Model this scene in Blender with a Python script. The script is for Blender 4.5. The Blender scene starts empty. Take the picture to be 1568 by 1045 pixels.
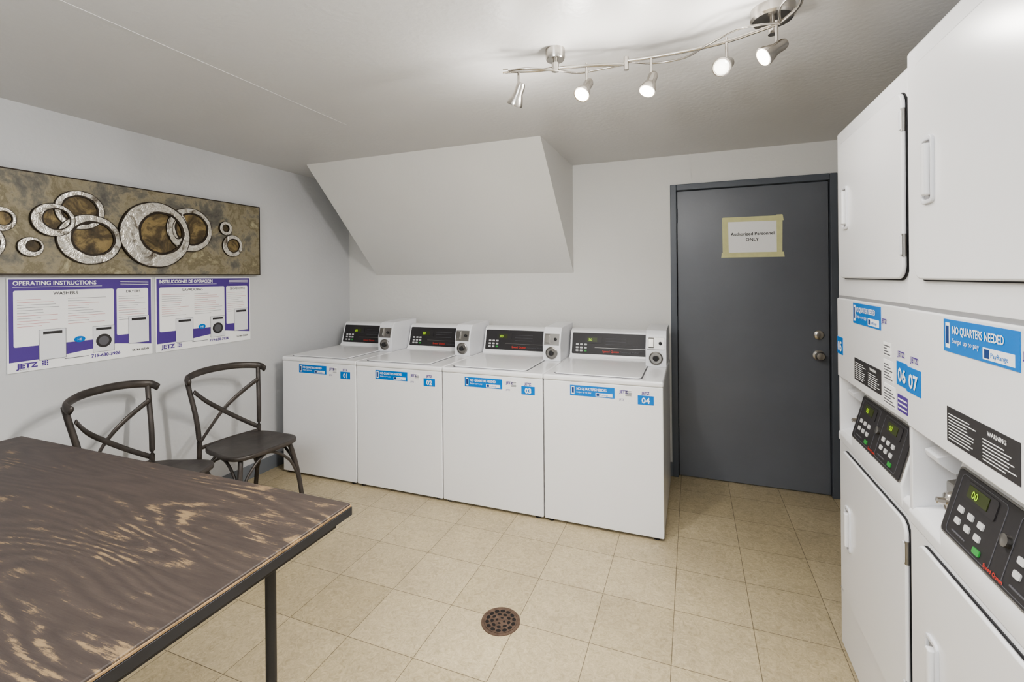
import bpy, bmesh, math, random
from mathutils import Vector, Matrix
random.seed(4)
scene=bpy.context.scene
try:
    scene.view_settings.view_transform='AgX'
    scene.view_settings.look='AgX - Medium High Contrast'
    scene.view_settings.exposure=0.0
except Exception as e: print(e)
COL=scene.collection

# ---------------------------------------------------------------- materials
def srgb(r,g,b):
    f=lambda c:(c/255/12.92) if c/255<=0.04045 else ((c/255+0.055)/1.055)**2.4
    return (f(r),f(g),f(b),1)
_m={}
def mat(name,rgb,rough=.5,metal=0,bump=0,bscale=200,var=0,vscale=3,emit=0,coat=0):
    if name in _m: return _m[name]
    m=bpy.data.materials.new(name); m.use_nodes=True
    nt=m.node_tree; b=nt.nodes['Principled BSDF']
    c=srgb(*rgb); b.inputs['Base Color'].default_value=c
    b.inputs['Roughness'].default_value=rough; b.inputs['Metallic'].default_value=metal
    if coat: b.inputs['Coat Weight'].default_value=coat
    tc=nt.nodes.new('ShaderNodeTexCoord')
    if var:
        n=nt.nodes.new('ShaderNodeTexNoise'); n.inputs['Scale'].default_value=vscale; n.inputs['Detail'].default_value=5
        nt.links.new(tc.outputs['Object'],n.inputs['Vector'])
        r=nt.nodes.new('ShaderNodeValToRGB')
        r.color_ramp.elements[0].position=.3; r.color_ramp.elements[1].position=.7
        r.color_ramp.elements[0].color=[x*(1-var) for x in c[:3]]+[1]
        r.color_ramp.elements[1].color=[min(1,x*(1+var)) for x in c[:3]]+[1]
        nt.links.new(n.outputs['Fac'],r.inputs['Fac']); nt.links.new(r.outputs['Color'],b.inputs['Base Color'])
    if bump:
        n=nt.nodes.new('ShaderNodeTexNoise'); n.inputs['Scale'].default_value=bscale; n.inputs['Detail'].default_value=3
        nt.links.new(tc.outputs['Object'],n.inputs['Vector'])
        bp=nt.nodes.new('ShaderNodeBump'); bp.inputs['Strength'].default_value=bump; bp.inputs['Distance'].default_value=.01
        nt.links.new(n.outputs['Fac'],bp.inputs['Height']); nt.links.new(bp.outputs['Normal'],b.inputs['Normal'])
    if emit:
        b.inputs['Emission Color'].default_value=c; b.inputs['Emission Strength'].default_value=emit
    _m[name]=m; return m

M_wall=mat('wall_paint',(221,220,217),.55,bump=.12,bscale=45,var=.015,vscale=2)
M_wallL=mat('wall_paint_shaded',(203,204,206),.5,bump=.14,bscale=45,var=.02,vscale=2)  # same wall paint, darkened so the left wall's shade sits in its colour
M_ceil=mat('ceiling_paint',(205,204,203),.4,bump=.16,bscale=40,var=.015,vscale=2)
M_base=mat('baseboard_grey',(120,125,132),.4,var=.04)
M_white=mat('appliance_enamel',(238,238,240),.25,var=.01,coat=.2)
M_white2=mat('appliance_enamel_cool',(226,227,231),.3,var=.01)
M_gap=mat('gap_shadow_rubber',(45,45,47),.7,var=.1)
M_seam=mat('seam_grey',(150,150,152),.6,var=.05)
M_black=mat('console_black',(46,44,46),.5,var=.05)
M_darklab=mat('label_black',(50,48,50),.5,var=.05)
M_blue=mat('label_blue',(0,118,200),.4,var=.02)
M_blued=mat('label_darkblue',(20,60,120),.4,var=.02)
M_paper=mat('paper_white',(245,245,245),.6,var=.01)
M_ink=mat('ink_grey',(95,95,100),.6,var=.02)
M_inkred=mat('ink_red',(190,90,90),.6,var=.02)
M_red=mat('ink_bright_red',(205,62,50),.5,var=.02)
M_purple=mat('ink_purple',(82,58,138),.5,var=.02)
M_lcd=mat('display_green',(150,190,40),.4,emit=.7)
M_lcdbg=mat('display_background',(58,66,30),.4,var=.05)
M_btn=mat('button_white',(200,200,200),.4,var=.01)
M_green=mat('button_green',(60,150,70),.4,var=.01)
M_chrome=mat('brushed_chrome',(190,186,180),.22,metal=1,var=.05,vscale=30)
M_steel=mat('steel_dull',(150,148,145),.35,metal=1,var=.05,vscale=30)
M_door=mat('door_paint_slate',(106,109,116),.33,bump=.06,bscale=30,var=.04,vscale=4)
M_frame=mat('door_frame_slate',(90,95,103),.4,var=.04)
M_tape=mat('masking_tape',(214,212,160),.6,var=.06,vscale=20)
M_chair=mat('chair_metal_dark',(74,69,66),.36,metal=.3,bump=.05,bscale=60,var=.25,vscale=14)
M_leg=mat('table_steel_black',(56,56,59),.4,metal=.3,var=.1)
M_ply=mat('plywood_edge',(150,124,92),.55,var=.4,vscale=25)
M_bulb=mat('bulb_glow',(255,240,215),.4,emit=14)
M_glass=mat('bulb_lens',(215,215,210),.15,metal=.6,var=.05)
M_drain=mat('drain_bronze',(104,86,74),.5,metal=.5,bump=.2,bscale=80,var=.3,vscale=40)
M_drainhole=mat('drain_hole',(25,20,18),.8,var=.1)

def floor_material():
    m=bpy.data.materials.new('vinyl_tile_floor'); m.use_nodes=True; nt=m.node_tree; b=nt.nodes['Principled BSDF']
    L=nt.links; N=nt.nodes
    tc=N.new('ShaderNodeTexCoord'); mp=N.new('ShaderNodeMapping')
    mp.inputs['Location'].default_value=(1.0+.305*10,-1.51+.305*10,0)
    L.new(tc.outputs['Object'],mp.inputs['Vector'])
    br=N.new('ShaderNodeTexBrick'); br.offset=0; br.squash=1
    br.inputs['Scale'].default_value=1; br.inputs['Brick Width'].default_value=.305; br.inputs['Row Height'].default_value=.305
    br.inputs['Mortar Size'].default_value=.0014; br.inputs['Mortar Smooth'].default_value=.3; br.inputs['Bias'].default_value=0
    br.inputs['Color1'].default_value=srgb(202,188,156); br.inputs['Color2'].default_value=srgb(190,176,144)
    br.inputs['Mortar'].default_value=srgb(112,101,80)
    L.new(mp.outputs[0],br.inputs['Vector'])
    n=N.new('ShaderNodeTexNoise'); n.inputs['Scale'].default_value=34; n.inputs['Detail'].default_value=8; n.inputs['Roughness'].default_value=.8; n.inputs['Distortion'].default_value=1.8
    L.new(tc.outputs['Object'],n.inputs['Vector'])
    r=N.new('ShaderNodeValToRGB'); r.color_ramp.elements[0].position=.36; r.color_ramp.elements[1].position=.64
    r.color_ramp.elements[0].color=(.70,.68,.64,1); r.color_ramp.elements[1].color=(1.1,1.1,1.12,1)
    L.new(n.outputs['Fac'],r.inputs['Fac'])
    mx=N.new('ShaderNodeMix'); mx.data_type='RGBA'; mx.blend_type='MULTIPLY'; mx.inputs['Factor'].default_value=1
    L.new(br.outputs['Color'],mx.inputs[6]); L.new(r.outputs['Color'],mx.inputs[7])
    w=N.new('ShaderNodeTexNoise'); w.inputs['Scale'].default_value=2.2; w.inputs['Detail'].default_value=9; w.inputs['Roughness'].default_value=.72
    L.new(tc.outputs['Object'],w.inputs['Vector'])
    wr=N.new('ShaderNodeValToRGB'); wr.color_ramp.elements[0].position=.3; wr.color_ramp.elements[1].position=.62
    wr.color_ramp.elements[0].color=(.82,.82,.85,1); wr.color_ramp.elements[1].color=(1,1,1,1)
    L.new(w.outputs['Fac'],wr.inputs['Fac'])
    mx2=N.new('ShaderNodeMix'); mx2.data_type='RGBA'; mx2.blend_type='MULTIPLY'; mx2.inputs['Factor'].default_value=1
    L.new(mx.outputs[2],mx2.inputs[6]); L.new(wr.outputs['Color'],mx2.inputs[7])
    L.new(mx2.outputs[2],b.inputs['Base Color'])
    n2=N.new('ShaderNodeTexNoise'); n2.inputs['Scale'].default_value=3; n2.inputs['Detail'].default_value=4
    L.new(tc.outputs['Object'],n2.inputs['Vector'])
    mr=N.new('ShaderNodeMapRange'); mr.inputs['To Min'].default_value=.32; mr.inputs['To Max'].default_value=.55
    L.new(n2.outputs['Fac'],mr.inputs['Value']); L.new(mr.outputs[0],b.inputs['Roughness'])
    bp=N.new('ShaderNodeBump'); bp.inputs['Strength'].default_value=.15; bp.inputs['Distance'].default_value=.003
    L.new(n.outputs['Fac'],bp.inputs['Height']); L.new(bp.outputs['Normal'],b.inputs['Normal'])
    return m
M_floor=floor_material()

def wood_material():
    m=bpy.data.materials.new('burnt_plywood'); m.use_nodes=True; nt=m.node_tree; b=nt.nodes['Principled BSDF']
    L=nt.links; N=nt.nodes
    def math_(op,a,b_,c=None):
        q=N.new('ShaderNodeMath'); q.operation=op
        for i,x in enumerate((a,b_,c)):
            if x is None: continue
            if isinstance(x,(int,float)): q.inputs[i].default_value=x
            else: L.new(x,q.inputs[i])
        return q.outputs[0]
    tc=N.new('ShaderNodeTexCoord')
    def noise(scale3,loc,sc,det,ro,dist=0):
        mp=N.new('ShaderNodeMapping'); mp.inputs['Scale'].default_value=scale3; mp.inputs['Location'].default_value=loc
        L.new(tc.outputs['Object'],mp.inputs['Vector'])
        n=N.new('ShaderNodeTexNoise'); n.inputs['Scale'].default_value=sc; n.inputs['Detail'].default_value=det; n.inputs['Roughness'].default_value=ro; n.inputs['Distortion'].default_value=dist
        L.new(mp.outputs[0],n.inputs['Vector']); return n.outputs['Fac']
    cath=noise((.6,3.6,1),(.4,.9,0),1.0,1.5,.45,.25)
    fine=noise((.16,3,1),(0,0,0),40,5,.75)
    ph=math_('MULTIPLY_ADD',fine,1.8,math_('MULTIPLY',cath,70))
    sn=math_('SINE',math_('MULTIPLY',ph,2.6),0)
    streak=noise((.14,1.6,1),(5,2,0),55,6,.8,.3)
    patch=noise((1,2.0,1),(3.3,1.2,0),3.0,8,.75)
    sx=N.new('ShaderNodeSeparateXYZ'); L.new(tc.outputs['Object'],sx.inputs[0])
    gx=N.new('ShaderNodeMapRange'); gx.inputs['From Min'].default_value=-1.3; gx.inputs['From Max'].default_value=-.35
    gx.inputs['To Min'].default_value=-.65; gx.inputs['To Max'].default_value=.02
    L.new(sx.outputs['X'],gx.inputs['Value'])
    v=math_('MULTIPLY_ADD',math_('SUBTRACT',patch,.5),5.2,gx.outputs[0])
    v=math_('MULTIPLY_ADD',sn,.45,v)
    v=math_('MULTIPLY_ADD',math_('SUBTRACT',streak,.5),3.4,v)
    mask=N.new('ShaderNodeMapRange'); mask.interpolation_type='SMOOTHSTEP'; mask.inputs['From Min'].default_value=.30; mask.inputs['From Max'].default_value=.85
    L.new(v,mask.inputs['Value'])
    r=N.new('ShaderNodeValToRGB'); e=r.color_ramp.elements
    e[0].position=0; e[0].color=srgb(52,46,44); e[1].position=1; e[1].color=srgb(90,78,71)
    L.new(math_('ADD',math_('MULTIPLY',sn,.12),math_('MULTIPLY',streak,1.0)),r.inputs['Fac'])
    mx=N.new('ShaderNodeMix'); mx.data_type='RGBA'; L.new(mask.outputs[0],mx.inputs['Factor']); L.new(r.outputs['Color'],mx.inputs[6]); mx.inputs[7].default_value=srgb(142,120,91)
    L.new(mx.outputs[2],b.inputs['Base Color'])
    b.inputs['Roughness'].default_value=.5
    bp=N.new('ShaderNodeBump'); bp.inputs['Strength'].default_value=.35; bp.inputs['Distance'].default_value=.003
    L.new(streak,bp.inputs['Height']); L.new(bp.outputs['Normal'],b.inputs['Normal'])
    return m
M_wood=wood_material()

def mottled(name,stops,scale,rough,metal,bump,det=8,dist=.6):
    m=bpy.data.materials.new(name); m.use_nodes=True; nt=m.node_tree; b=nt.nodes['Principled BSDF']; L=nt.links; N=nt.nodes
    tc=N.new('ShaderNodeTexCoord'); n=N.new('ShaderNodeTexNoise'); n.inputs['Scale'].default_value=scale; n.inputs['Detail'].default_value=det; n.inputs['Roughness'].default_value=.7; n.inputs['Distortion'].default_value=dist
    L.new(tc.outputs['Object'],n.inputs['Vector'])
    r=N.new('ShaderNodeValToRGB'); e=r.color_ramp.elements
    e[0].position=stops[0][0]; e[0].color=srgb(*stops[0][1]); e[1].position=stops[-1][0]; e[1].color=srgb(*stops[-1][1])
    for p,c in stops[1:-1]:
        k=e.new(p); k.color=srgb(*c)
    L.new(n.outputs['Fac'],r.inputs['Fac']); L.new(r.outputs['Color'],b.inputs['Base Color'])
    b.inputs['Roughness'].default_value=rough; b.inputs['Metallic'].default_value=metal
    bp=N.new('ShaderNodeBump'); bp.inputs['Strength'].default_value=bump; bp.inputs['Distance'].default_value=.01
    L.new(n.outputs['Fac'],bp.inputs['Height']); L.new(bp.outputs['Normal'],b.inputs['Normal'])
    return m
M_art=mottled('art_patina',[(.3,(78,76,74)),(.42,(110,107,98)),(.5,(146,138,116)),(.58,(116,108,86)),(.7,(186,178,148))],6,.5,.15,.4,dist=.3)
M_artin=mottled('art_patina_dark',[(.3,(44,38,32)),(.48,(88,76,54)),(.6,(144,126,86)),(.75,(112,98,70))],10,.5,.15,.4)
M_ring=mottled('art_hammered_silver',[(.3,(96,88,78)),(.42,(170,165,156)),(.5,(228,225,218)),(.58,(190,184,172)),(.7,(248,246,240))],16,.28,.6,.9,det=4)
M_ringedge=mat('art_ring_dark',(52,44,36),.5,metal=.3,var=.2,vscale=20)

# ---------------------------------------------------------------- helpers
def empty(name,loc=(0,0,0),rz=0,parent=None,rx=0):
    o=bpy.data.objects.new(name,None); COL.objects.link(o); o.empty_display_size=.1
    o.location=loc; o.rotation_euler=(rx,0,rz)
    if parent: o.parent=parent
    return o
def mesh(name,verts,faces,m,parent=None,bevel=0,smooth=False,seg=2,mats=None):
    me=bpy.data.meshes.new(name); me.from_pydata([tuple(v) for v in verts],[],faces); 
    bm=bmesh.new(); bm.from_mesh(me); bmesh.ops.recalc_face_normals(bm,faces=bm.faces); bm.to_mesh(me); bm.free()
    me.materials.append(m)
    o=bpy.data.objects.new(name,me); COL.objects.link(o)
    if parent: o.parent=parent
    if bevel:
        for p in me.polygons: p.use_smooth=True
        b=o.modifiers.new('bevel','BEVEL'); b.width=bevel; b.segments=seg; b.limit_method='ANGLE'; b.angle_limit=math.radians(35)
        w=o.modifiers.new('wn','WEIGHTED_NORMAL'); w.keep_sharp=False
    elif smooth:
        for p in me.polygons: p.use_smooth=True
    return o
BF=[(0,1,2,3),(4,5,6,7),(0,1,5,4),(1,2,6,5),(2,3,7,6),(3,0,4,7)]
def box(name,x0,x1,y0,y1,z0,z1,m,parent=None,bevel=0):
    v=[(x0,y0,z0),(x1,y0,z0),(x1,y1,z0),(x0,y1,z0),(x0,y0,z1),(x1,y0,z1),(x1,y1,z1),(x0,y1,z1)]
    return mesh(name,v,BF,m,parent,bevel)
def multibox(name,boxes,m,parent=None,bevel=0):
    V=[];F=[]
    for (x0,x1,y0,y1,z0,z1) in boxes:
        k=len(V)
        V+=[(x0,y0,z0),(x1,y0,z0),(x1,y1,z0),(x0,y1,z0),(x0,y0,z1),(x1,y0,z1),(x1,y1,z1),(x0,y1,z1)]
        F+=[tuple(i+k for i in f) for f in BF]
    return mesh(name,V,F,m,parent,bevel)
def prism_x(name,prof,x0,x1,m,parent=None,bevel=0):
    n=len(prof); V=[(x0,y,z) for y,z in prof]+[(x1,y,z) for y,z in prof]
    F=[tuple(range(n)),tuple(range(n,2*n))]+[(i,(i+1)%n,(i+1)%n+n,i+n) for i in range(n)]
    return mesh(name,V,F,m,parent,bevel)
def prism_y(name,pts,y0,y1,m,parent=None,bevel=0):
    n=len(pts); V=[(x,y0,z) for x,z in pts]+[(x,y1,z) for x,z in pts]
    F=[tuple(range(n)),tuple(range(n,2*n))]+[(i,(i+1)%n,(i+1)%n+n,i+n) for i in range(n)]
    return mesh(name,V,F,m,parent,bevel)
def rr(x0,x1,z0,z1,r,k=6):
    P=[]
    for cx,cz,a0 in((x1-r,z1-r,0),(x0+r,z1-r,90),(x0+r,z0+r,180),(x1-r,z0+r,270)):
        for i in range(k+1):
            a=math.radians(a0+90*i/k); P.append((cx+r*math.cos(a),cz+r*math.sin(a)))
    return P
def rprism(name,x0,x1,z0,z1,r,y0,y1,m,parent=None,bevel=0):
    return prism_y(name,rr(x0,x1,z0,z1,r),y0,y1,m,parent,bevel)
def ring_y(name,outer,inner,y0,y1,m,parent=None,bevel=0,smooth=False):
    n=len(outer); V=[(x,y0,z) for x,z in outer]+[(x,y0,z) for x,z in inner]+[(x,y1,z) for x,z in outer]+[(x,y1,z) for x,z in inner]
    F=[]
    for i in range(n):
        j=(i+1)%n
        F+=[(i,j,j+n,i+n),(i+2*n,j+2*n,j+3*n,i+3*n),(i,j,j+2*n,i+2*n),(i+n,j+n,j+3*n,i+3*n)]
    return mesh(name,V,F,m,parent,bevel,smooth)
def lathe(name,prof,origin,axis,m,parent=None,n=24,smooth=True):
    ax=Vector(axis).normalized(); q=ax.to_track_quat('Z','Y'); o=Vector(origin); V=[];F=[]
    for r,h in prof:
        for i in range(n):
            a=2*math.pi*i/n; V.append(o+q@Vector((r*math.cos(a),r*math.sin(a),h)))
    k=len(prof)
    for j in range(k-1):
        for i in range(n):
            F.append((j*n+i,j*n+(i+1)%n,(j+1)*n+(i+1)%n,(j+1)*n+i))
    F.append(tuple(range(n))); F.append(tuple((k-1)*n+i for i in range(n)))
    ob=mesh(name,V,F,m,parent,0,smooth)
    if smooth:
        e=ob.modifiers.new('es','EDGE_SPLIT'); e.split_angle=math.radians(40)
    return ob
def cyl(name,p0,p1,r,m,parent=None,n=20):
    p0=Vector(p0);p1=Vector(p1); return lathe(name,[(r,0),(r,(p1-p0).length)],p0,p1-p0,m,parent,n)
def spline(P,sub=8):
    P=[Vector(p) for p in P]; out=[]
    for i in range(len(P)-1):
        a=P[max(i-1,0)];b=P[i];c=P[i+1];d=P[min(i+2,len(P)-1)]
        for k in range(sub):
            t=k/sub; out.append(.5*((2*b)+(c-a)*t+(2*a-5*b+4*c-d)*t*t+(3*b-a-3*c+d)*t**3))
    out.append(P[-1]); return out
def sweep(name,P,w,h,m,parent=None,n=10,rect=False,up=Vector((0,0,1))):
    V=[];F=[]; N=len(P)
    if rect: sh=[(-1,-1),(1,-1),(1,1),(-1,1)]
    else: sh=[(math.cos(2*math.pi*i/n),math.sin(2*math.pi*i/n)) for i in range(n)]
    n=len(sh)
    for i,p in enumerate(P):
        t=(P[min(i+1,N-1)]-P[max(i-1,0)]).normalized()
        s=t.cross(up)
        if s.length<.05: s=t.cross(Vector((0,1,0)))
        s.normalize(); u=s.cross(t).normalized()
        for a,b in sh: V.append(p+s*a*w+u*b*h)
    for i in range(N-1):
        for k in range(n): F.append((i*n+k,i*n+(k+1)%n,(i+1)*n+(k+1)%n,(i+1)*n+k))
    F.append(tuple(range(n))); F.append(tuple((N-1)*n+k for k in range(n)))
    if rect: return mesh(name,V,F,m,parent,bevel=min(w,h)*.4)
    return mesh(name,V,F,m,parent,0,True)
_tc={}
def text(s,x,z,size,m,parent,y=-.002,align='L',bold=0.0,sx=1,name='lettering'):
    key=(s,bold)
    if key not in _tc:
        c=bpy.data.curves.new('t','FONT'); c.body=s; c.offset=bold; c.resolution_u=2
        o=bpy.data.objects.new('t',c); COL.objects.link(o)
        dg=bpy.context.evaluated_depsgraph_get(); dg.update()
        me=bpy.data.meshes.new_from_object(o.evaluated_get(dg))
        vs=[v.co.copy() for v in me.vertices]; fs=[tuple(p.vertices) for p in me.polygons]
        bpy.data.objects.remove(o); bpy.data.meshes.remove(me)
        _tc[key]=(vs,fs)
    vs,fs=_tc[key]
    if not vs: return
    x0=min(v.x for v in vs);x1=max(v.x for v in vs); W=(x1-x0)*size*sx
    off={'L':0,'C':-W/2,'R':-W}[align]
    V=[((v.x-x0)*size*sx+x+off,y,v.y*size+z) for v in vs]
    me=bpy.data.meshes.new(name); me.from_pydata(V,[],fs); me.materials.append(m)
    o=bpy.data.objects.new(name,me); COL.objects.link(o); o.parent=parent
    return o

# ---------------------------------------------------------------- room
XL,XR,YB,YF,H=-3.0,1.25,3.54,-1.7,2.30
box('floor',XL-.1,XR+.1,YF-.1,YB+.1,-.1,0,M_floor)
box('ceiling',XL-.1,XR+.1,YF-.1,YB+.1,H,H+.1,M_ceil)
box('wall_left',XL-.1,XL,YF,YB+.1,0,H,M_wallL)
box('wall_right',XR,XR+.1,YF,YB+.1,0,H,M_wall)
box('wall_front',XL-.1,XR+.1,YF-.1,YF,0,H,M_wall)
DX0,DX1,DH=-.143,.872,2.09
multibox('wall_back',[(XL,DX0,YB,YB+.1,0,H),(DX0,DX1,YB,YB+.1,DH,H),(DX1,XR,YB,YB+.1,0,H)],M_wall)
box('baseboard_left',XL,XL+.008,YF,YB,0,.1,M_base)
box('baseboard_back',XL+.008,DX0,YB-.008,YB,0,.1,M_base)
box('trim_1',-.012,0.0,YB-.006,YB,DH,H,M_wall)
box('trim_2',-1.803,-1.79,.3,2.1,H-.0015,H,M_ceil)
sx0,sx1=-2.69,-.855
V=[(sx0,YB,1.47),(sx0,2.715,H),(sx0,YB,H),(sx1,YB,1.47),(sx1,2.715,H),(sx1,YB,H)]
mesh('wall_soffit',V,[(0,1,2),(3,4,5),(0,1,4,3),(1,2,5,4),(2,0,3,5)],M_wall)

# door
d=empty('door_1',(0,YB,0))
multibox('frame',[(DX0,DX0+.042,-.012,.09,0,DH),(DX1-.042,DX1,-.012,.09,0,DH),(DX0+.042,DX1-.042,-.012,.09,DH-.042,DH)],M_frame,d,.004)
box('slab',DX0+.046,DX1-.046,.02,.06,.008,DH-.046,M_door,d,.002)
multibox('stop',[(DX0+.042,DX0+.046,.03,.07,0,DH-.04),(DX1-.046,DX1-.042,.03,.07,0,DH-.04)],M_gap,d)
for kz,nm in((1.045,'deadbolt'),(.912,'knob')):
    if nm=='knob': pr=[(.034,0),(.034,.006),(.012,.01),(.012,.03),(.026,.036),(.03,.05),(.022,.062),(.005,.065)]
    else: pr=[(.03,0),(.03,.012),(.022,.018),(.012,.02)]
    lathe(nm,pr,(.765,.02,kz),(0,-1,0),M_chrome,d)
for hz in(.25,1.05,1.82): cyl('hinge',(DX0+.044,.012,hz),(DX0+.044,.012,hz+.1),.006,M_frame,d,12)
# sign
s=empty('door_sign',(.384,YB+.0185,1.70))
_td=[0]
def tape(nm,pts):
    _td[0]+=1; prism_y(nm,pts,-.001-.0004*_td[0],-.0004,M_tape,s)
W,Hh=.182,.138
box('paper',-W+.02,W-.02,-.0008,0,-Hh+.02,Hh-.02,M_paper,s)
tape('tape_top',[(-W-.004,Hh-.03),(W+.006,Hh-.034),(W+.002,Hh),(-W,Hh+.002)])
tape('tape_bottom',[(-W-.012,-Hh),(W+.01,-Hh-.002),(W+.006,-Hh+.032),(-W-.008,-Hh+.034)])
tape('tape_left',[(-W-.002,-Hh),(-W+.036,-Hh),(-W+.032,Hh-.004),(-W-.004,Hh)])
tape('tape_right',[(W-.035,-Hh+.01),(W-.003,-Hh+.01),(W,Hh+.006),(W-.036,Hh+.006)])
text('Authorized Personnel',0,.012,.030,M_darklab,s,align='C',bold=.012)
text('ONLY',0,-.028,.030,M_darklab,s,align='C',bold=.012)

# ---------------------------------------------------------------- washers
def blue_label(x0,z0,w,h,par,y=-.0012):
    box('label_blue',x0,x0+w,y,0,z0,z0+h,M_blue,par)
    box('label_phone',x0+w*.035,x0+w*.10,y-.0006,y,z0+h*.12,z0+h*.9,M_paper,par)
    box('label_phone_screen',x0+w*.045,x0+w*.09,y-.001,y-.0006,z0+h*.25,z0+h*.8,M_blued,par)
    text('NO QUARTERS NEEDED',x0+w*.15,z0+h*.58,h*.34,M_paper,par,y-.001,bold=.02,sx=w*.80/(h*.34*12.6))
    text('Swipe up to pay',x0+w*.15,z0+h*.3,h*.22,M_paper,par,y-.001)
    box('label_badge',x0+w*.58,x0+w*.95,y-.0006,y,z0+h*.08,z0+h*.40,M_paper,par)
    box('label_badge_icon',x0+w*.60,x0+w*.66,y-.001,y-.0006,z0+h*.12,z0+h*.36,M_blued,par)
    text('PayRange',x0+w*.68,z0+h*.16,h*.20,M_blue,par,y-.001)
def washer(i,x):
    r=empty('top_load_washing_machine',(x,2.64,0)); W=.678
    box('cabinet',.004,W,.0,.78,.014,.835,M_white,r,.006)
    box('toe_shadow',.02,W-.02,.03,.75,.0,.02,M_gap,r)
    for fx in(.04,W-.04):
        cyl('foot',(fx,.03,0),(fx,.03,.018),.018,M_gap,r)
    box('deck',.002,W+.002,-.004,.78,.834,.866,M_white,r,.009)
    rprism_pts=rr(.06,.56,.035,.52,.03)
    V=[(a,b,.866) for a,b in rprism_pts]+[(a,b,.874) for a,b in rprism_pts]; n=len(rprism_pts)
    mesh('lid',V,[tuple(range(n)),tuple(range(n,2*n))]+[(k,(k+1)%n,(k+1)%n+n,k+n) for k in range(n)],M_white,r,.003)
    g=rr(.055,.565,.03,.525,.032); V=[(a,b,.8655) for a,b in g]+[(a,b,.8672) for a,b in g]
    mesh('lid_gap',V,[tuple(range(n)),tuple(range(n,2*n))]+[(k,(k+1)%n,(k+1)%n+n,k+n) for k in range(n)],M_ink,r)
    prism_x('console',[(.60,.864),(.625,.885),(.672,1.046),(.70,1.062),(.775,1.062),(.775,.864)],.006,.548,M_white,r,.006)
    ang=-math.atan2(.047,.161)
    c=empty('console_face',(0,.625,.885),0,r,ang)
    rprism('console_panel',.022,.545,.008,.158,.008,-.003,.004,M_black,c,.001)
    rprism('display_bezel',.115,.235,.085,.138,.005,-.005,0,M_darklab,c)
    box('display',.13,.2,-.006,-.004,.095,.125,M_lcdbg,c)
    text('00' if i%2 else '50',.14,.100,.026,M_lcd,c,-.0075,bold=.02)
    for a in range(3):
        for b in range(3):
            rprism('button',.05+a*.03,.05+a*.03+.019,.024+b*.022,.024+b*.022+.012,.003,-.0055,-.002,M_btn if not(a==2 and b==0) else M_green,c)
    box('panel_line',.185,.53,-.0045,-.002,.054,.056,M_steel,c)
    text('Speed Queen',.24,.024,.021,M_red,c,-.0045,bold=.01)
    text('Commercial Washer',.36,.025,.015,M_ink,c,-.0045)
    for b in range(3): box('panel_text',.26,.40,-.0045,-.002,.08+b*.02,.082+b*.02,M_ink,c)
    prism_x('coin_box',[(.42,.866),(.42,.985),(.445,1.065),(.47,1.092),(.775,1.1),(.775,.866)],.55,.676,M_white2,r,.004)
    lathe('coin_lock_ring',[(.042,0),(.042,.006),(.036,.01),(.034,.004),(.02,.004),(.018,.012),(.006,.014)],(.613,.42,.922),(0,-1,0),M_steel,r)
    lathe('coin_key',[(.018,0),(.016,.014),(.006,.016)],(.613,.412,.922),(0,-1,0),M_gap,r,16)
    prism_x('coin_slide',[(.418,.986),(.405,.993),(.425,1.045),(.44,1.05)],.568,.60,M_steel,r,.002)
    prism_x('coin_plate',[(.4185,.975),(.4145,.978),(.436,1.05),(.442,1.05)],.56,.665,M_steel,r)
    lathe('coin_button',[(.01,0),(.01,.008),(.004,.01)],(.64,.424,1.015),(0,-1,.35),M_gap,r,14)
    blue_label(.165,.755,.255,.06,r)
    text('JETZ',.445,.79,.022,M_purple,r,-.0015,bold=.03)
    box('label_small',.475,.515,-.001,0,.772,.812,M_paper,r); multibox('label_small_ink',[(.478,.512,-.0015,-.001,.776+k*.008,.779+k*.008) for k in range(4)],M_ink,r)
    text('JETZ',.565,.792,.02,M_purple,r,-.0015,bold=.03)
    box('number_label',.545,.63,-.0012,0,.735,.785,M_blue,r)
    text('0%d'%i,.5875,.744,.043,M_paper,r,-.002,align='C',bold=.03)
    text('JETZ',.445,.75,.013,M_purple,r,-.0015)
for i in range(4): washer(i+1,-2.87+.68*i)

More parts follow.
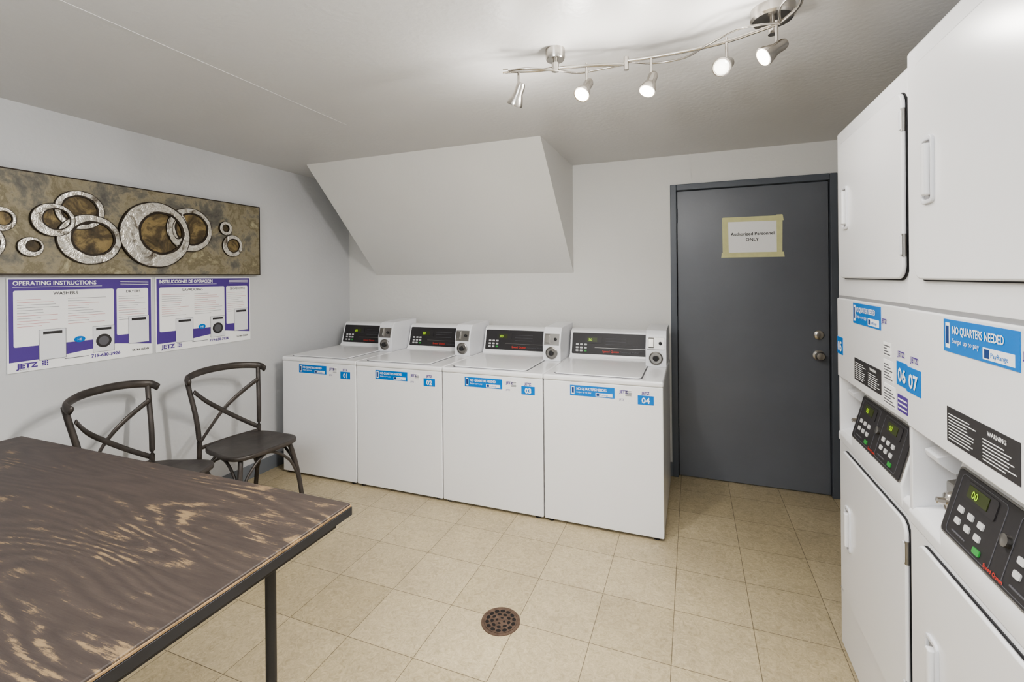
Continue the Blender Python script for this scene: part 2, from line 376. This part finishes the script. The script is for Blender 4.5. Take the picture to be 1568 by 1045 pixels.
# ---------------------------------------------------------------- dryers
def dryer(x,y,nl,nr,dz=0):
    r=empty('stacked_dryer',(x,y,0),-math.pi/2); W=.648; T=1.985+dz
    box('lower_cabinet',.003,W,.0,.70,.012,.80,M_white,r,.006)
    box('kick_gap',.02,W-.02,.03,.66,0,.02,M_gap,r)
    box('control_back',.003,W,.09,.70,.80,1.045,M_white2,r)
    box('side_cheek_l',.003,.02,.0,.09,.80,1.045,M_white,r,.002)
    box('side_cheek_r',W-.015,W,.0,.09,.80,1.045,M_white,r,.002)
    prism_x('control_ledge',[(-.004,.80),(-.004,.828),(.006,.842),(.088,.862),(.088,.80)],.003,W,M_white,r,.004)
    prism_x('control_console',[(-.004,.80),(-.008,.862),(.034,1.022),(.055,1.045),(.09,1.045),(.09,.80)],.175,.60,M_white,r,.005)
    box('service_panel',.003,W,-.004,.70,1.045,1.349,M_white,r,.005)
    box('upper_cabinet',.003,W,.0,.70,1.3515,T,M_white,r,.010)
    box('seam',.006,W-.004,.001,.69,1.34,1.36,M_seam,r)
    for z0,z1,hz in((1.425,T-.06,1.60),(.245,.785,.446)):
        rprism('door_shadow_line',.072,W-.004,z0-.0035,z1+.001,.04,-.003,.004,M_gap,r)  # dark slab behind the door, drawn in as its shadow line
        rprism('loading_door',.0735,W-.005,z0,z1,.038,-.014,-.003,M_white,r,.007)
        ring_y('door_handle',rr(.132,.188,hz,hz+.155,.014),rr(.140,.180,hz+.010,hz+.145,.008),-.020,-.012,M_white2,r,.002)
        rprism('handle_well',.140,.180,hz+.01,hz+.145,.008,-.0148,-.0125,M_seam,r)
        box('handle_grip',.158,.178,-.030,-.012,hz+.018,hz+.137,M_white,r,.004)
        for q in(z0+.06,z1-.11):
            cyl('hinge',(W-.006,-.010,q),(W-.006,-.010,q+.06),.0055,M_steel,r,12)
            box('hinge_leaf',W-.022,W-.004,-.016,-.012,q+.004,q+.056,M_white2,r,.002)
    box('base_seam',.006,W-.003,-.0012,.01,.226,.228,M_seam,r)
    ang=-math.atan2(.042,.16); c=empty('control_face',(0,-.008,.862),0,r,ang)
    rprism('control_frame',.185,.592,.006,.158,.01,-.003,.003,M_steel,c)
    rprism('control_panel',.19,.587,.010,.154,.008,-.005,.003,M_black,c,.001)
    for k in range(2):
        bx=.2+k*.195
        rprism('display_bezel',bx+.03,bx+.14,.102,.142,.005,-.007,0,M_darklab,c)
        box('display',bx+.045,bx+.115,-.0085,-.004,.110,.136,M_lcdbg,c)
        text('00',bx+.062,.114,.022,M_lcd,c,-.0095,bold=.01)
        for a in range(3):
            for b in range(2):
                rprism('button',bx+.03+a*.036,bx+.03+a*.036+.019,.045+b*.026,.045+b*.026+.013,.003,-.0075,-.002,M_btn,c)
        rprism('start_button',bx+.11,bx+.133,.022,.034,.003,-.0075,-.002,M_green,c)
        rprism('stop_button',bx+.03,bx+.08,.026,.029,.001,-.0065,-.002,M_ink,c)
        ring_y('control_outline',rr(bx+.008,bx+.165,.015,.148,.01),rr(bx+.0092,bx+.1638,.0162,.1468,.009),-.006,-.004,M_ink,c)
    lathe('panel_lock',[(.012,0),(.012,.008),(.005,.01)],(.389,-.005,.09),(0,-1,0),M_steel,c,16)
    text('Speed Queen',.35,.016,.011,M_red,c,-.0065,bold=.02)
    for cx0,cx1 in((.03,.165),(.606,.632)):
        w=cx1-cx0; big=w>.1
        prism_x('coin_bracket',[(.09,.965),(.05,.965),(.022,.985),(.018,1.0),(.09,1.03)],cx0+w*.05,cx0+w*.55,M_white2,r,.003)
        box('coin_plate',cx0+w*.1,cx1,.083,.09,.875,1.02,M_steel,r,.002)
        prism_x('coin_housing',[(.088,.865),(.045,.872),(.045,.94),(.088,.955)],cx0+w*.35,cx1,M_steel,r,.003)
        R_=.024 if big else .010
        lathe('coin_knob',[(R_,0),(R_,.012),(R_*.8,.02),(R_*.35,.022),(R_*.3,.036),(R_*.1,.038)],(cx0+w*.68,.046,.905),(0,-1,0.05),M_chrome,r)
        box('coin_slot',cx0+w*.7,cx0+w*.78,.078,.084,.975,1.005,M_gap,r)
    q=empty('panel_labels',(0,-.004,0),0,r)
    blue_label(.2,1.27,.257,.07,q)
    if nl=='05':
        box('number_label',.006,.075,-.001,0,1.135,1.2,M_blue,q); text(nl,.04,1.148,.05,M_paper,q,align='C',bold=.03)
    if nl=='07':
        box('number_label',.004,.085,-.001,0,1.135,1.2,M_blue,q); text(nl,.045,1.148,.05,M_paper,q,align='C',bold=.03)
    if nr:
        box('number_label',.57,W-.004,-.001,0,1.135,1.2,M_blue,q); text(nr,.607,1.148,.05,M_paper,q,align='C',bold=.03)
        text('JETZ',.58,1.215,.02,M_purple,q,bold=.03)
        box('purple_label',.575,.64,-.001,0,1.065,1.11,M_purple,q); multibox('purple_label_text',[(.58,.635,-.0015,-.001,1.072+k*.012,1.076+k*.012) for k in range(3)],M_paper,q)
    else:
        text('JETZ',.03,1.215,.02,M_purple,q,bold=.03)
    box('warning_label',.21,.455,-.001,0,1.075,1.15,M_darklab,q)
    rnd=random.Random(3)
    multibox('warning_text',[(.218,.218+rnd.uniform(.07,.11),-.0016,-.001,1.082+k*.0065,1.0838+k*.0065) for k in range(9)]+[(.345,.345+rnd.uniform(.06,.1),-.0016,-.001,1.082+k*.0065,1.0838+k*.0065) for k in range(7)],M_paper,q)
    text('WARNING',.36,1.133,.012,M_paper,q,-.0016,bold=.03)
    for (a,b,zz,z2) in((.475,.53,1.2,1.24),(.475,.545,1.13,1.19),(.475,.56,1.06,1.12)):
        box('info_label',a,b,-.001,0,zz,z2,M_paper,q)
        nn=int((z2-zz-.006)/.008)
        multibox('info_text',[(a+.004,b-.004-.012*((k*7)%3),-.0015,-.001,zz+.005+k*.008,zz+.008+k*.008) for k in range(nn)],M_ink,q)
    text('JETZ',.465,1.295,.018,M_purple,q,bold=.03)
dryer(.53,2.157,'05','06')
dryer(.522,1.504,'07',None,.025)

# ---------------------------------------------------------------- painting
p=empty('ring_wall_art',(XL+.003,0,0),math.pi/2)
box('panel',.98,2.53,-.04,0,1.475,1.97,M_art,p,.002)
ring_y('panel_edge',[(.978,1.473),(2.532,1.473),(2.532,1.972),(.978,1.972)],[(.984,1.479),(2.526,1.479),(2.526,1.966),(.984,1.966)],-.0415,-.001,M_ringedge,p)
def circ(cx,cz,rx,rz,n=48,wob=0,seed=0):
    rnd=random.Random(seed); ph=rnd.random()*6
    return [(cx+rx*(1+wob*math.sin(5*t+ph)+wob*.7*math.sin(11*t+ph*2))*math.cos(t),cz+rz*(1+wob*math.sin(7*t+ph))*math.sin(t)) for t in [2*math.pi*i/n for i in range(n)]]
rings=[(1.15,1.73,.055,.055,.6,.01),(1.254,1.608,.048,.046,.62,.01),(1.339,1.746,.085,.08,.68,.012),(1.450,1.808,.105,.098,.78,.0),
       (1.492,1.66,.14,.128,.72,.014),(1.816,1.71,.19,.188,.68,.03),(2.016,1.758,.14,.135,.76,.012),(1.94,1.755,.058,.10,.62,.0),
       (2.254,1.79,.043,.045,.6,0),(2.307,1.674,.072,.073,.66,.006),(1.075,1.62,.09,.09,.72,.01)]
for k,(cx,cz,rx,rz,f,off) in enumerate(rings):
    y0=-.052-.003*(k%3)
    prism_y('ring_centre',circ(cx,cz,rx*.97,rz*.97,40),-.0425-.0003*k,-.04,M_artin,p)
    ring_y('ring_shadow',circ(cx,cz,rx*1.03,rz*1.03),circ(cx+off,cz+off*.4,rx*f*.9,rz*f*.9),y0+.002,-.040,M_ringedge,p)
    ring_y('hammered_ring',circ(cx,cz,rx,rz,wob=.008,seed=k),circ(cx+off,cz+off*.4,rx*f,rz*f,wob=.015,seed=k+9),y0,y0+.004,M_ring,p,.002)

# ---------------------------------------------------------------- posters
def poster(y0,w,title,c1,c2,seed):
    r=empty('instruction_poster',(XL+.003,y0,1.008),math.pi/2); h=.45
    box('sheet',0,w,-.003,0,0,h,M_paper,r)
    prism_y('purple_field',[(.006,.05),(w*.25,.052),(w*.7,.085),(w-.006,.06),(w-.006,h-.006),(.006,h-.006)],-.0036,-.003,M_purple,r)
    Y=-.0045
    text(title,.02,h-.034,.029,M_paper,r,Y,bold=.03,sx=w*.6/(.029*len(title)*.66))
    multibox('header_fine_print',[(w*.74,w-.02,Y,Y+.0005,h-.022-k*.009,h-.019-k*.009) for k in range(3)],M_paper,r)
    multibox('header_fine_print2',[(.02,w*.6,Y,Y+.0005,h-.044,h-.042)],M_paper,r)
    xs=w*.70
    rprism('white_panel_a',.022,xs-.008,.12,h-.06,.008,Y+.0003,Y+.001,M_paper,r)
    rprism('white_panel_b',xs+.006,w-.022,.13,h-.06,.008,Y+.0003,Y+.001,M_paper,r)
    text(c1,xs*.5,h-.084,.023,M_darklab,r,Y,align='C',bold=.01); text(c2,(xs+w)*.5-.005,h-.084,.021,M_darklab,r,Y,align='C',bold=.01)
    rnd=random.Random(seed)
    bb=[];cc=[]
    for k in range(11):
        for (a,b) in((.035,xs*.46),(xs*.52,xs-.02),(xs+.015,w-.032)):
            L_=(b-a)*rnd.uniform(.45,1)
            (bb if rnd.random()<.5 else cc).append((a,a+L_,Y-.0003,Y+.0003,h-.105-k*.013,h-.1035-k*.013))
    multibox('fine_print_grey',bb,M_ink,r); multibox('fine_print_red',cc,M_inkred,r)
    for (a,ww,z0,hh,front) in((w*.18,w*.17,.045,.15,0),(w*.53,w*.16,.05,.14,1),(w*.80,w*.17,.075,.155,0)):
        box('icon_body',a,a+ww,Y-.0008,Y,z0,z0+hh,M_white2,r,.0)
        ring_y('icon_line',[(a,z0),(a+ww,z0),(a+ww,z0+hh),(a,z0+hh)],[(a+.0015,z0+.0015),(a+ww-.0015,z0+.0015),(a+ww-.0015,z0+hh-.0015),(a+.0015,z0+hh-.0015)],Y-.0012,Y-.0004,M_ink,r)
        box('icon_console',a+ww*.15,a+ww*.85,Y-.0014,Y-.0008,z0+hh*.84,z0+hh*.93,M_black,r)
        if front:
            prism_y('icon_door',circ(a+ww*.5,z0+hh*.42,ww*.36,ww*.36,28),Y-.0014,Y-.0008,M_darklab,r)
            prism_y('icon_glass',circ(a+ww*.5,z0+hh*.42,ww*.24,ww*.24,28),Y-.0018,Y-.0014,M_ink,r)
    prism_y('bubble_logo',circ(w*.44,.13,.024,.016,24),Y-.0014,Y,M_blue,r); text('HE',w*.44,.124,.016,M_paper,r,Y-.0018,align='C')
    text('JETZ',.03,.018,.032,M_purple,r,Y,bold=.04,sx=1.15)
    multibox('logo_dots',[(.125+a*.009,.131+a*.009,Y,Y+.0006,.018+b*.009,.024+b*.009) for a in range(3) for b in range(3)],M_purple,r)
    text('S E R V I C E',.03,.008,.009,M_ink,r,Y)
    text('719-630-3926',w*.52,.024,.024,M_purple,r,Y,bold=.03)
    text('ULTRA CLEAN',w*.83,.03,.015,M_darklab,r,Y,bold=.03,sx=.9)
    multibox('footer_print',[(w*.34,w*.5,Y,Y+.0006,.036,.039)],M_ink,r)
poster(1.187,.63,'OPERATING INSTRUCTIONS','WASHERS','DRYERS',1)
poster(1.836,.64,'INSTRUCCIONES DE OPERACION','LAVADORAS','SECADORAS',2)

# ---------------------------------------------------------------- chairs
def chair(x,y,deg):
    r=empty('cross_back_chair',(x,y,0),math.radians(deg))
    pts=[]
    for t in [2*math.pi*i/48 for i in range(48)]:
        c,s_=math.cos(t),math.sin(t); e=.5
        px=math.copysign(abs(c)**e,c); py=math.copysign(abs(s_)**e,s_)
        pts.append((px*(.205-.02*py),py*.205))
    n=len(pts); V=[];F=[]
    for (sc,z) in((.95,.432),(1.0,.438),(1.0,.452),(.985,.459),(.93,.458),(.80,.452),(.4,.449)):
        V+=[(a*sc,b*sc,z) for a,b in pts]
    for j in range(6):
        for i in range(n): F.append((j*n+i,j*n+(i+1)%n,(j+1)*n+(i+1)%n,(j+1)*n+i))
    F+=[tuple(range(n)),tuple(6*n+i for i in range(n))]
    mesh('seat',V,F,M_chair,r,0,True)
    for sg in(-1,1):
        sweep('back_post',spline([(sg*.205,.265,0),(sg*.19,.215,.22),(sg*.185,.19,.44),(sg*.195,.20,.62),(sg*.215,.235,.80),(sg*.222,.245,.862)]),.0135,.0135,M_chair,r)
        sweep('front_leg',spline([(sg*.205,-.215,0),(sg*.19,-.185,.22),(sg*.165,-.16,.38),(sg*.15,-.14,.435)]),.0135,.0135,M_chair,r)
        lathe('foot_cap',[(.016,0),(.015,.02)],(sg*.205,.265,0),(0,0,1),M_gap,r,12)
        lathe('foot_cap',[(.016,0),(.015,.02)],(sg*.205,-.215,0),(0,0,1),M_gap,r,12)
        sweep('side_brace',spline([(sg*.192,-.19,.20),(sg*.18,-.13,.34),(sg*.17,0,.42),(sg*.18,.13,.34),(sg*.192,.212,.20)]),.008,.008,M_chair,r,8)
    sweep('front_brace',spline([(-.19,-.19,.20),(-.13,-.178,.34),(0,-.165,.425),(.13,-.178,.34),(.19,-.19,.20)]),.008,.008,M_chair,r,8)
    sweep('rear_brace',spline([(-.19,.212,.20),(-.13,.195,.34),(0,.17,.425),(.13,.195,.34),(.19,.212,.20)]),.008,.008,M_chair,r,8)
    sweep('top_rail',spline([(-.235,.195,.846),(-.222,.24,.866),(-.12,.285,.882),(0,.298,.886),(.12,.285,.882),(.222,.24,.866),(.235,.195,.846)]),.011,.021,M_chair,r,12)
    sweep('cross_slat_a',spline([(-.20,.212,.785),(-.10,.262,.70),(0,.262,.62),(.10,.235,.54),(.185,.195,.475)]),.005,.013,M_chair,r,8)
    sweep('cross_slat_b',spline([(.20,.212,.785),(.10,.262,.70),(0,.270,.62),(-.10,.235,.54),(-.185,.195,.475)]),.005,.013,M_chair,r,8)
    sweep('seat_back_rail',spline([(-.186,.19,.452),(0,.205,.452),(.186,.19,.452)]),.009,.012,M_chair,r,8)
chair(-2.535,1.545,105.7)
chair(-2.495,2.055,84)

# ---------------------------------------------------------------- table
t=empty('wood_top_table',(-.987,1.16,0))
TW,TD=1.823,.96
box('top',-TW,0,-TD,0,.722,.75,M_wood,t,.004)
ring_pts=lambda a:[(-TW-a,-TD-a),(a,-TD-a),(a,a),(-TW-a,a)]
def frame_band(nm,a,b,z0,z1,m):
    O=ring_pts(a);I=ring_pts(b)
    V=[(x,y,z0) for x,y in O]+[(x,y,z0) for x,y in I]+[(x,y,z1) for x,y in O]+[(x,y,z1) for x,y in I]
    F=[]
    for i in range(4):
        j=(i+1)%4
        F+=[(i,j,j+4,i+4),(i+8,j+8,j+12,i+12),(i,j,j+8,i+8),(i+4,j+4,j+12,i+12)]
    mesh(nm,V,F,m,t,.001)
frame_band('ply_edge',.002,-.004,.738,.744,M_ply)
frame_band('edge_band',.003,-.005,.712,.737,M_leg)
frame_band('apron',-.03,-.055,.682,.722,M_leg)
for lx,ly in((-.135,-.175),(-TW+.135,-.175),(-.135,-TD+.175),(-TW+.135,-TD+.175)):
    cyl('leg',(lx,ly,0),(lx,ly,.722),.0145,M_leg,t,20)
    box('leg_plate',lx-.05,lx+.05,ly-.05,ly+.05,.715,.7215,M_leg,t)

# ---------------------------------------------------------------- drain
dr=empty('floor_drain',(-.76,1.80,0))
lathe('rim',[(.082,0),(.081,.003),(.070,.003),(.070,.001)],(0,0,0),(0,0,1),M_drain,dr,40)
lathe('grate',[(.069,.0),(.069,.0035),(.0,.0035)],(0,0,0),(0,0,1),M_drain,dr,40)
VV=[];FF=[]
for ri,cnt,rad,hw in((.056,14,.008,0),(.036,9,.007,0),(.016,4,.005,0)):
    for k in range(cnt):
        a=2*math.pi*k/cnt; c0=len(VV)
        for q in range(12):
            b=2*math.pi*q/12
            VV.append(((ri+math.cos(b)*rad)*math.cos(a)-math.sin(b)*rad*1.3*math.sin(a),(ri+math.cos(b)*rad)*math.sin(a)+math.sin(b)*rad*1.3*math.cos(a),.0039))
        FF.append(tuple(range(c0,c0+12)))
mesh('grate_holes',VV,FF,M_drainhole,dr)

# ---------------------------------------------------------------- track light
tl=empty('track_light',(0,0,0)); ZB=2.23
def canopy(x,y,r,h):
    lathe('canopy',[(r,0),(r,h*.8),(r*.9,h),(r*.2,h)],(x,y,H),(0,0,-1),M_chrome,tl,32)
    cyl('canopy_stem',(x,y,H-h),(x,y,ZB-.01),.008,M_chrome,tl)
    lathe('stem_nut',[(.014,0),(.014,.03)],(x,y,ZB-.012),(0,0,1),M_chrome,tl,16)
canopy(-.476,1.71,.037,.04); canopy(.25,1.715,.066,.036)
A=[(-.66,1.667,ZB),(-.56,1.70,ZB),(-.476,1.712,ZB),(-.363,1.735,ZB),(-.222,1.777,ZB)]
B=[(-.222,1.777,ZB+.012),(-.133,1.775,ZB+.008),(0,1.762,ZB+.004),(.115,1.735,ZB),(.2,1.70,ZB),(.265,1.671,ZB)]
sweep('bar_a',spline(A),.006,.006,M_chrome,tl); sweep('bar_b',spline(B),.006,.006,M_chrome,tl)
sweep('bar_wave_a',spline([(-.66,1.667,ZB),(-.58,1.66,ZB-.004),(-.476,1.70,ZB-.012),(-.40,1.76,ZB-.01),(-.33,1.775,ZB-.004),(-.222,1.777,ZB)]),.004,.004,M_chrome,tl,8)
sweep('bar_wave_b',spline([(-.222,1.777,ZB+.01),(-.13,1.83,ZB+.01),(-.02,1.82,ZB+.006),(.06,1.73,ZB),(.15,1.66,ZB),(.265,1.671,ZB)]),.004,.004,M_chrome,tl,8)
sweep('bar_c',spline([(.265,1.671,ZB),(.30,1.58,ZB),(.29,1.45,ZB),(.31,1.3,ZB),(.33,1.12,ZB)]),.006,.006,M_chrome,tl)
sweep('bar_wave_c',spline([(.265,1.671,ZB),(.25,1.56,ZB),(.30,1.45,ZB),(.34,1.3,ZB),(.33,1.12,ZB)]),.004,.004,M_chrome,tl,8)
cyl('bar_joint',(-.222,1.777,ZB-.022),(-.222,1.777,ZB+.026),.009,M_chrome,tl)
lathe('end_cap',[(.009,0),(.009,.02)],(-.67,1.66,ZB),(1,.3,0),M_chrome,tl,12)
heads=[((-.615,1.685),(-.45,.3,-.8),0,44,7.0),((-.363,1.738),(-.25,-.55,-.75),1,38,8.0),((-.133,1.775),(-.25,-.35,-.8),1,40,6.0),((.115,1.735),(-.35,-.75,-.45),0,9,3),((.255,1.675),(-.65,-.25,-.45),1,36,5.0),((.325,1.2),(-.6,.3,-.8),1,4,0)]
for k,((hx,hy),dv,lit,en,sp) in enumerate(heads):
    D=Vector(dv).normalized(); top=Vector((hx,hy,ZB)); piv=top-Vector((0,0,.062))
    cyl('head_stem',top+Vector((0,0,.012)),piv,.005,M_chrome,tl,12)
    lathe('head_pivot',[(.008,-.008),(.008,.008)],piv,(D.y,-D.x,.01),M_chrome,tl,12)
    o=piv-D*.022+Vector((0,0,-.014))
    lathe('lamp_head',[(.006,-.012),(.014,-.01),(.018,0),(.018,.03),(.024,.045),(.031,.066),(.031,.074),(.027,.074),(.025,.068)],o,D,M_chrome,tl,28)
    lathe('lamp_lens',[(.025,.069),(.02,.072),(.002,.073)],o,D,M_bulb if lit else M_glass,tl,24)
    e=o+D*.09
    ld=bpy.data.lights.new('spot_bulb','SPOT'); ld.energy=en; ld.spot_size=math.radians(150); ld.spot_blend=1; ld.shadow_soft_size=.03; ld.color=(1,.96,.90)
    lo=bpy.data.objects.new('spot_bulb',ld); COL.objects.link(lo); lo.parent=tl; lo.location=e; lo.rotation_euler=D.to_track_quat('-Z','Y').to_euler()
    if sp:
        ld=bpy.data.lights.new('bulb_spill','POINT'); ld.energy=sp; ld.shadow_soft_size=.03; ld.color=(1,.96,.90)
        lo=bpy.data.objects.new('bulb_spill',ld); COL.objects.link(lo); lo.parent=tl; lo.location=e

# added fill lights, unseen behind the camera: ceiling box + floor stand (uplight)
cf=empty('added_ceiling_fill',(-.9,-.55,0))
box('housing',-.62,.62,-.32,.32,H-.05,H,M_white,cf,.005)
ld=bpy.data.lights.new('fill_downlight','AREA'); ld.shape='RECTANGLE'; ld.size=1.2; ld.size_y=.6; ld.energy=20; ld.color=(.94,.97,1)
lo=bpy.data.objects.new('fill_downlight',ld); COL.objects.link(lo); lo.parent=cf; lo.location=(0,0,H-.055)
fl=empty('added_floor_fill',(-.4,-.9,0))  # unseen stand added to bounce soft fill off the ceiling
lathe('base',[(.15,0),(.15,.015),(.03,.03)],(0,0,0),(0,0,1),M_leg,fl,32)
cyl('pole',(0,0,.02),(0,0,1.45),.012,M_leg,fl)
lathe('bowl',[(.03,0),(.12,.03),(.19,.09),(.2,.12),(.185,.11),(.11,.045),(.01,.02)],(0,0,1.44),(0,0,1),M_steel,fl,32)
ld=bpy.data.lights.new('fill_uplight','AREA'); ld.shape='DISK'; ld.size=.34; ld.energy=98; ld.color=(.91,.955,1)
lo=bpy.data.objects.new('fill_uplight',ld); COL.objects.link(lo); lo.parent=fl; lo.location=(0,0,1.58); lo.rotation_euler=(math.pi,0,0)
w=bpy.data.worlds.new('world'); scene.world=w; w.use_nodes=True
w.node_tree.nodes['Background'].inputs[0].default_value=(.8,.85,.9,1); w.node_tree.nodes['Background'].inputs[1].default_value=.3

# ---------------------------------------------------------------- camera
cd=bpy.data.cameras.new('camera'); cam=bpy.data.objects.new('camera',cd); COL.objects.link(cam)
yaw=math.radians(21.1); roll=.0095
F=Vector((-math.sin(yaw),math.cos(yaw),0)); R0=Vector((math.cos(yaw),math.sin(yaw),0)); U0=Vector((0,0,1))
R=R0*math.cos(roll)-U0*math.sin(roll); U=U0*math.cos(roll)+R0*math.sin(roll)
Mx=Matrix((R,U,-F)).transposed().to_4x4(); Mx.translation=Vector((0,0,1.44)); cam.matrix_world=Mx
cd.sensor_width=36; cd.lens=715/1568*36; cd.shift_y=-.0623; cd.clip_start=.02
scene.camera=cam
